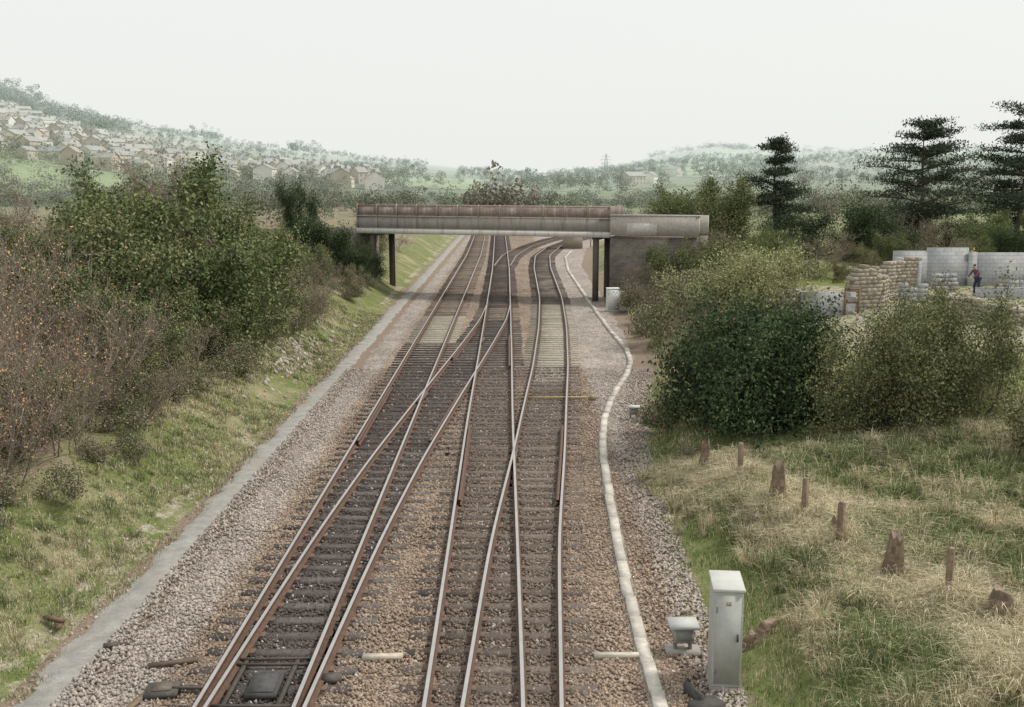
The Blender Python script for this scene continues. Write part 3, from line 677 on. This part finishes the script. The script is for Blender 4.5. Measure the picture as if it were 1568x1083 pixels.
def smallbox(x,y,s=1,col=(.44,.455,.44)):
    e=bpy.data.objects.new('junction_box',None); COL.objects.link(e); e.location=(x,y,0)
    A=Acc(); A.span(-.16*s,.16*s,-.14*s,.14*s,.25*s,.5*s,np.array(col)*.8); A.span(-.24*s,.24*s,-.2*s,.2*s,.502*s,.56*s,np.array(col)*1.1)
    A.span(-.13*s,.13*s,-.15*s,-.141*s,.28*s,.47*s,np.array(col)*.6)
    o=mk('case',A.p,[M_vc]);o.parent=e
    A=Acc(); A.span(-.15*s,-.1*s,-.05,.05,-.1,.25*s,(.2,.19,.18)); A.span(.1*s,.15*s,-.05,.05,-.1,.25*s,(.2,.19,.18)); A.span(-.28*s,.28*s,-.15,.15,-.02,.1*s,(.36,.34,.31))
    o=mk('legs',A.p,[M_vc]);o.parent=e
smallbox(2.95,17.0,1.05); smallbox(4.15,34.8,.9)
A=Acc(); A.box(3.0,15.0,.1,.5,.3,.12,.5,(.09,.085,.08)).box(2.85,15.3,.12,.06,.5,.25,.4,(.08,.08,.075)).box(3.1,14.6,.12,.35,.25,.2,.2,(.1,.09,.085)); mk('scrap_steel_bracket',A.p,[M_rust])
A=Acc(); A.box(-7.0,17.15,.09,.25,.12,.05,.3,(.10,.09,.08)); A.box(-8.35,18.0,.2,.45,.10,.06,-.4,(.17,.11,.08)).box(-8.2,17.9,.15,.08,.4,.05,.2,(.17,.11,.08)); mk('rusty_scrap',A.p,[M_rust])

fr=np.random.default_rng(12)
def post(x,y,h,w):
    z=float(terr(x,y)); A=Acc()
    A.box(x,y,z+h/2-.1,w,w,h+.2,fr.random(),(.22,.165,.115),0,.92,.006,fr); A.box(x+.0,y,z+h+.015,w*.85,w*.85,.04,fr.random(),(.29,.235,.18),0,.6,.004,fr)
    return mk('fence_post',A.p,[M_wood])
def stump(x,y,h,w):
    """old post with a splayed skirt of dead stems"""
    z=float(terr(x,y)); k=13; rings=9; V=[]; ph=fr.random(k)*.7; lx,ly=fr.normal(0,.07,2)
    for i in range(rings):
        t=i/(rings-1); rr=w*(1.7-1.05*t**.45)*(1 if t<1 else .85)
        for j in range(k):
            a=j/k*6.283; q=rr*(1+.6*(ph[j]-.3)*(1-.4*t)+fr.normal(0,.05)); V.append((x+lx*t+math.cos(a)*q,y+ly*t+math.sin(a)*q,z-.05+h*t*(1+(.3*(ph[j]-.3) if i==rings-1 else 0))))
    V.append((x+lx,y+ly,z+h*.8)); F=[]
    for i in range(rings-1):
        for j in range(k): F.append((i*k+j,i*k+(j+1)%k,(i+1)*k+(j+1)%k,(i+1)*k+j))
    F2=[((rings-1)*k+j,(rings-1)*k+(j+1)%k,rings*k) for j in range(k)]
    fc=np.array((.21,.16,.115))*(.7+.6*fr.random((len(F),1)))
    mk('tree_stump',[(V,F,fc,0),(V,F2,(.28,.225,.17),0)],[M_wood],smooth=False)
stump(5.0,26.3,1.05,.15); post(5.55,24.6,1.1,.11); stump(5.75,21.9,1.1,.19); post(6.05,20.8,1.1,.11)
stump(6.35,19.6,.7,.17); post(6.3,19.2,1.1,.11); stump(6.75,17.7,1.1,.21); post(7.35,16.7,1.1,.11); stump(7.9,16.0,.75,.24); stump(3.95,16.9,.35,.12); stump(4.35,17.1,.3,.18)

# ------------------------------------------------------------------ workman
def person(x,y,rot):
    e=bpy.data.objects.new('workman',None); COL.objects.link(e); e.location=(x,y,float(terr(x,y))); e.rotation_euler=(0,0,rot)
    def skin(name,verts,edges,rad,col,root=0):
        me=bpy.data.meshes.new(name); me.from_pydata(verts,edges,[]); o=bpy.data.objects.new(name,me); COL.objects.link(o); o.parent=e
        m=o.modifiers.new('s','SKIN'); 
        for i,r in enumerate(rad): me.skin_vertices[0].data[i].radius=(r,r) if not isinstance(r,tuple) else r; 
        for i in range(len(verts)): me.skin_vertices[0].data[i].use_root=(i==root)
        s=o.modifiers.new('u','SUBSURF'); s.levels=1; s.render_levels=2
        t=NT(name+'_mat',.8,.1); t.base(t.mix(t.noise(t.obj(),9),(*[c*.8 for c in col],1),(*[min(1,c*1.15) for c in col],1))); me.materials.append(t.m); return o
    skin('trousers',[(0,0,.95),(0,.1,.9),(.05,.12,.5),(-.05,.13,.08),(.08,.13,.05),(0,-.1,.9),(.12,-.12,.5),(.05,-.13,.08),(.18,-.13,.05)],[(0,1),(1,2),(2,3),(3,4),(0,5),(5,6),(6,7),(7,8)],[(.13,.15),.095,.075,.055,.045,.095,.075,.055,.045],(.05,.06,.10))
    skin('jacket',[(0,0,.95),(.08,0,1.15),(.2,0,1.36),(.24,0,1.42),(.2,.18,1.38),(.34,.24,1.14),(.52,.16,1.02),(.2,-.18,1.38),(.36,-.24,1.14),(.54,-.14,1.04)],[(0,1),(1,2),(2,3),(2,4),(4,5),(5,6),(2,7),(7,8),(8,9)],[(.13,.15),(.13,.16),(.12,.15),.07,.075,.052,.042,.075,.052,.042],(.16,.09,.12))
    skin('head',[(.24,0,1.44),(.29,0,1.52),(.32,0,1.60),(.33,0,1.68),(.40,0,1.59)],[(0,1),(1,2),(2,3),(2,4)],[.055,.065,.098,.075,.03],(.45,.28,.22))
    skin('hair',[(.29,0,1.62),(.29,0,1.69),(.33,0,1.72)],[(0,1),(1,2)],[.09,.088,.06],(.06,.04,.03))
    for sgn,hx in ((1,.52),(-1,.54)):
        yy=.16 if sgn>0 else -.14
        V=[(hx,yy,1.02),(hx+.07,yy,.99)];E=[(0,1)];Rr=[.03,.034]
        for k in range(4):
            i=len(V); V+= [(hx+.12,yy+(k-1.5)*.02,.975+.002*k),(hx+.15-.005*abs(k-1.5),yy+(k-1.5)*.022,.95)];E+=[(1,i),(i,i+1)];Rr+=[.009,.008]
        i=len(V); V+=[(hx+.07,yy-sgn*.045,.985),(hx+.11,yy-sgn*.05,.965)];E+=[(1,i),(i,i+1)];Rr+=[.011,.009]
        skin('hand',V,E,Rr,(.45,.28,.22))
person(25.6,57.3,R(200))

# ------------------------------------------------------------------ distant things
def paint_haze(c,d):  # blends distance haze straight into a surface colour
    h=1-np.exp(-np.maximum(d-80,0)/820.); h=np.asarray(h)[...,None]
    return np.asarray(c)*(1-h)+np.array(HAZE_PAINT)*h
rng=np.random.default_rng(99)
V=[];F4=[];C4=[];F3=[];C3=[]
def house(x,y,w,d,h,rh,rot,wc,rc):
    z=float(terr(x,y,False)); D=math.hypot(x,y); c,s=math.cos(rot),math.sin(rot)
    wc=paint_haze(wc,D*.35);rc=paint_haze(rc,D);dk=paint_haze((.14,.14,.14),D)
    def q(p):
        i=len(V)
        for a,b,e in p: V.append((x+a*c-b*s,y+a*s+b*c,z+e))
        return i
    def quad(p,col): i=q(p); F4.append((i,i+1,i+2,i+3)); C4.append(col)
    def tri(p,col): i=q(p); F3.append((i,i+1,i+2)); C3.append(col)
    W,Dd=w/2,d/2; b=-3
    quad([(-W,-Dd,b),(W,-Dd,b),(W,-Dd,h),(-W,-Dd,h)],wc);quad([(W,Dd,b),(-W,Dd,b),(-W,Dd,h),(W,Dd,h)],wc)
    quad([(W,-Dd,b),(W,Dd,b),(W,Dd,h),(W,-Dd,h)],wc);quad([(-W,Dd,b),(-W,-Dd,b),(-W,-Dd,h),(-W,Dd,h)],wc)
    tri([(W,-Dd,h),(W,Dd,h),(W,0,h+rh)],wc);tri([(-W,Dd,h),(-W,-Dd,h),(-W,0,h+rh)],wc)
    o=.3
    quad([(-W-o,-Dd-o,h-.2),(W+o,-Dd-o,h-.2),(W+o,0,h+rh+.05),(-W-o,0,h+rh+.05)],rc);quad([(W+o,Dd+o,h-.2),(-W-o,Dd+o,h-.2),(-W-o,0,h+rh+.05),(W+o,0,h+rh+.05)],rc)
    nw=max(2,int(w/3))
    for fl in range(max(1,int(h//2.4))):
        for k in range(nw):
            xx=-W+(k+.5)*w/nw; zz=.9+fl*2.4
            quad([(xx-.5,-Dd-.04,zz),(xx+.5,-Dd-.04,zz),(xx+.5,-Dd-.04,zz+1.1),(xx-.5,-Dd-.04,zz+1.1)],dk)
    for cc in (-W*.7,W*.7):
        for (a0,b0,a1,b1) in ((-.4,-.4,.4,-.4),(.4,-.4,.4,.4),(.4,.4,-.4,.4),(-.4,.4,-.4,-.4)):
            quad([(cc+a0,b0,h),(cc+a1,b1,h),(cc+a1,b1,h+rh+1.),(cc+a0,b0,h+rh+1.)],rc)
walls=[(.78,.73,.63),(.70,.64,.54),(.86,.84,.78),(.62,.55,.46),(.80,.77,.70)]
roofs=[(.26,.22,.20),(.24,.23,.22),(.29,.25,.22),(.23,.235,.24)]
hp=[]
for i in range(20000):
    if len(hp)>400: break
    a=-.56+rng.random()*.43; y=430+rng.random()**.8*490
    x=a*y
    lim=np.interp(a,[-.5,-.3,-.15],[860,740,640])
    if y>lim: continue
    if any((x-u)**2+(y-v)**2<13**2 for u,v in hp): continue
    if fbm(x/60,y/60,17)<.40: continue
    hp.append((x,y))
for i in range(20):
    a=rng.choice([.12,.13,.42,.45,.47])+rng.normal(0,.012); y=620+rng.random()*300; hp.append((a*y,y))
for x,y in hp:
    rot=(round(fbm(x/90,y/90,23)*6)*.5)+rng.normal(0,.2)+(rng.random()<.25)*1.57
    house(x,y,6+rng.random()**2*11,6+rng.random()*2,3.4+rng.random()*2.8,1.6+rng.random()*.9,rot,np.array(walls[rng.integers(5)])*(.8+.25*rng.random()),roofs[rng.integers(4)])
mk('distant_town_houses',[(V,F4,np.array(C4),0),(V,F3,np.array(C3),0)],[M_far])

def blobtree(n,seed):
    r=np.random.default_rng(seed); nb=9; bc=r.normal(0,1,(nb,3))*[.27,.27,.2]+[0,0,.52]; br_=.16+.12*r.random(nb)
    i=r.integers(0,nb,n); d=r.normal(0,1,(n,3)); d/=np.linalg.norm(d,axis=1,keepdims=True)
    return bc[i]+d*(br_[i]*(.6+.5*r.random(n)))[:,None],i
protos=[blobtree(420,200+i) for i in range(8)]
TP=[];TC=[];TSZ=[];SEG0=[];SEG1=[];SR=[]
def dtree(x,y,h,col,w=1.0):
    pr,ci=protos[rng.integers(8)]; z=float(terr(x,y,False)); a=rng.random()*6.28
    q=pr.copy(); X=q[:,0]*math.cos(a)-q[:,1]*math.sin(a);Y=q[:,0]*math.sin(a)+q[:,1]*math.cos(a)
    TP.append(np.stack([x+X*h*w,y+Y*h*w,z+q[:,2]*h],1)); c=paint_haze(np.array(col)*(.8+.4*rng.random()),math.hypot(x,y))
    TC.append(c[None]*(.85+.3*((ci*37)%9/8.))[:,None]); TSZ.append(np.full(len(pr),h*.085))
    SEG0.append((x,y,z-.5));SEG1.append((x,y,z+h*.6));SR.append(h*.015)
tcols=[(.10,.122,.062),(.135,.147,.077),(.165,.15,.11),(.085,.107,.052),(.18,.16,.12)]
for i in range(260):   # trees among the houses
    a=-.58+rng.random()*.48; y=420+rng.random()**.9*480; dtree(a*y,y,3.2+rng.random()*4,tcols[rng.integers(5)],1.2)
for i in range(170):   # orchards and gardens in front of the town
    a=-.58+rng.random()*.42; y=290+rng.random()*190; dtree(a*y,y,3+rng.random()*3.5,tcols[rng.integers(5)],1.5)
for i in range(120):
    a=-.12+rng.random()*.75; y=340+rng.random()**1.1*800; dtree(a*y,y,4+rng.random()*4,tcols[rng.integers(5)],1.2)
for i in range(110):
    a=-.6+rng.random()*1.2; y0=600+rng.random()*1300; ang=rng.normal(0,.5); n=rng.integers(4,11)
    if a<-.13 and y0<820: continue
    for k in range(n):
        x=a*y0+math.cos(ang)*k*11; y=y0+math.sin(ang)*k*11; dtree(x,y,5+rng.random()*5,tcols[rng.integers(4)],1.1)
for i in range(120):    # wood on the high left hill
    a=-.56+rng.random()*.2; y=900+rng.random()*260; dtree(a*y,y,8+rng.random()*6,(.06,.075,.04),1.3)
for i in range(24):
    a=rng.choice([-.30,-.28,-.285,-.20,-.45,-.49])+rng.normal(0,.009); Rr=np.interp(a,[-1,-.5,-.1,.1,.5],[1150,1200,2100,2600,2700]); y=Rr*.97
    dtree(a*y,y,10+rng.random()*9,(.08,.09,.055))
for i in range(60):    # far wooded skyline on the right
    a=.13+rng.random()*.1+(rng.random()<.4)*rng.random()*.25; y=2300+rng.random()*250; dtree(a*y,y,8+rng.random()*7,(.08,.09,.06),2.2)
for i in range(280):   # scrub belt in the valley floor
    y=200+rng.random()*150; a=-.5+rng.random()*1.05; x=a*y
    if abs(x-3)<9 and y<212: continue
    dtree(x,y,2.3+rng.random()*2.3,tcols[rng.integers(5)],1.6)
for i in range(26): dtree(-14-rng.random()*30,115+rng.random()*70,2.+rng.random()*2,tcols[rng.integers(5)],1.4)
for i in range(30): dtree(24+rng.random()*60,112+rng.random()*70,2.5+rng.random()*3,tcols[rng.integers(5)],1.4)
for i in range(14): dtree(-6+rng.random()*14,198+rng.random()*25,3+rng.random()*2.5,tcols[rng.integers(5)],1.3)
for k in range(5): dtree(-8+k*1.8+rng.normal(0,.5),190+rng.random()*8,5.5+rng.random()*3,(.19,.165,.12),.9)
TPc=np.concatenate(TP);TCc=np.concatenate(TC);TS=np.concatenate(TSZ)
n=len(TPc); d=rng.normal(0,1,(n,3)); d/=np.linalg.norm(d,axis=1,keepdims=True); e=rng.normal(0,1,(n,3)); e-=d*(e*d).sum(1,keepdims=True); e/=np.linalg.norm(e,axis=1,keepdims=True)
lv=np.stack([TPc-d*TS[:,None]*.5,TPc+e*TS[:,None]*.4,TPc+d*TS[:,None]*.5,TPc-e*TS[:,None]*.4],1).reshape(-1,3)
sv_,sf_=seg_mesh(np.array(SEG0,float),np.array(SEG1,float),np.array(SR),np.array(SR)*.5,4)
M_farleaf=mat_leaf('distant_leaves',1.1,1.0)
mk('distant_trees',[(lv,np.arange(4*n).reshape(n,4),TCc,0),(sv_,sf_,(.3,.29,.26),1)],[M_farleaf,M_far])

def pylon(x,y,h):
    z=float(terr(x,y,False)); a0=[];a1=[]
    def W(t): return .13*h*(1-t)**1.3+.018*h
    lv_=[0,.18,.34,.48,.6,.7,.78,.85,.92,1.0]; cs=[(-1,-1),(1,-1),(1,1),(-1,1)]
    pt=lambda t,c:(x+c[0]*W(t),y+c[1]*W(t),z+h*t)
    for i in range(len(lv_)-1):
        for j in range(4):
            a0.append(pt(lv_[i],cs[j]));a1.append(pt(lv_[i+1],cs[j])); a0.append(pt(lv_[i],cs[j]));a1.append(pt(lv_[i+1],cs[(j+1)%4])); a0.append(pt(lv_[i],cs[(j+1)%4]));a1.append(pt(lv_[i+1],cs[j]))
    for t,w in ((.7,.16),(.8,.2),(.9,.14)):
        for s_ in (-1,1):
            a0.append((x,y,z+h*t+.03*h));a1.append((x+s_*w*h,y,z+h*t)); a0.append((x,y,z+h*t));a1.append((x+s_*w*h,y,z+h*t))
    n=len(a0); v,f=seg_mesh(np.array(a0),np.array(a1),np.full(n,.06),np.full(n,.06),4)
    mk('electricity_pylon',[(v,f,(.5,.54,.54),0)],[M_far])  # pale grey has the distance haze painted in
pylon(62,700,20)
A=Acc(); A.box(7.2,125,2.6,2.4,2.0,2.2,0,(.62,.60,.55)).box(7.2,125,3.8,2.7,2.3,.2,0,(.35,.33,.3)).box(7.2,123.98,2.4,.8,.04,1.5,0,(.25,.25,.25)).box(7.2,125,.8,2.3,1.9,1.6,0,(.3,.25,.2)); mk('lineside_hut',A.p,[M_vc])
A=Acc(); A.box(9.6,128,1.5,.12,.12,3.4,0,(.3,.3,.3)).box(9.6,127.9,3.0,1.5,.06,1.2,0,(.45,.05,.05)).box(9.6,127.86,3.0,1.0,.02,.25,0,(.6,.55,.5)); mk('red_lineside_sign',A.p,[M_vc])

# ------------------------------------------------------------------ world, sun, camera
w=bpy.data.worlds.new('World'); scene.world=w; w.use_nodes=True; nt=w.node_tree; bg=nt.nodes['Background']
sk=nt.nodes.new('ShaderNodeTexSky'); sk.sky_type='NISHITA'; sk.sun_disc=False; sk.sun_elevation=R(52); sk.sun_rotation=R(70); sk.air_density=1.2; sk.dust_density=5
mx=nt.nodes.new('ShaderNodeMix'); mx.data_type='RGBA'; mx.inputs[0].default_value=.9; nt.links.new(sk.outputs[0],mx.inputs[6]); mx.inputs[7].default_value=(9.35,9.5,9.2,1)
nt.links.new(mx.outputs[2],bg.inputs[0]); bg.inputs[1].default_value=.1
sl=bpy.data.lights.new('sun','SUN'); sl.energy=2.6; sl.angle=R(8); sl.color=(1,.925,.83); so=bpy.data.objects.new('sun',sl); COL.objects.link(so); so.rotation_euler=(R(38),0,R(110))
cam=bpy.data.cameras.new('camera'); co=bpy.data.objects.new('camera',cam); COL.objects.link(co); scene.camera=co
co.location=(0,0,H_CAM); co.rotation_euler=(R(90-9.44),0,0); cam.sensor_width=36; cam.lens=36.73; cam.clip_end=9000; cam.clip_start=.1
scene.view_settings.view_transform='Standard'; scene.view_settings.look='None'; scene.view_settings.exposure=0
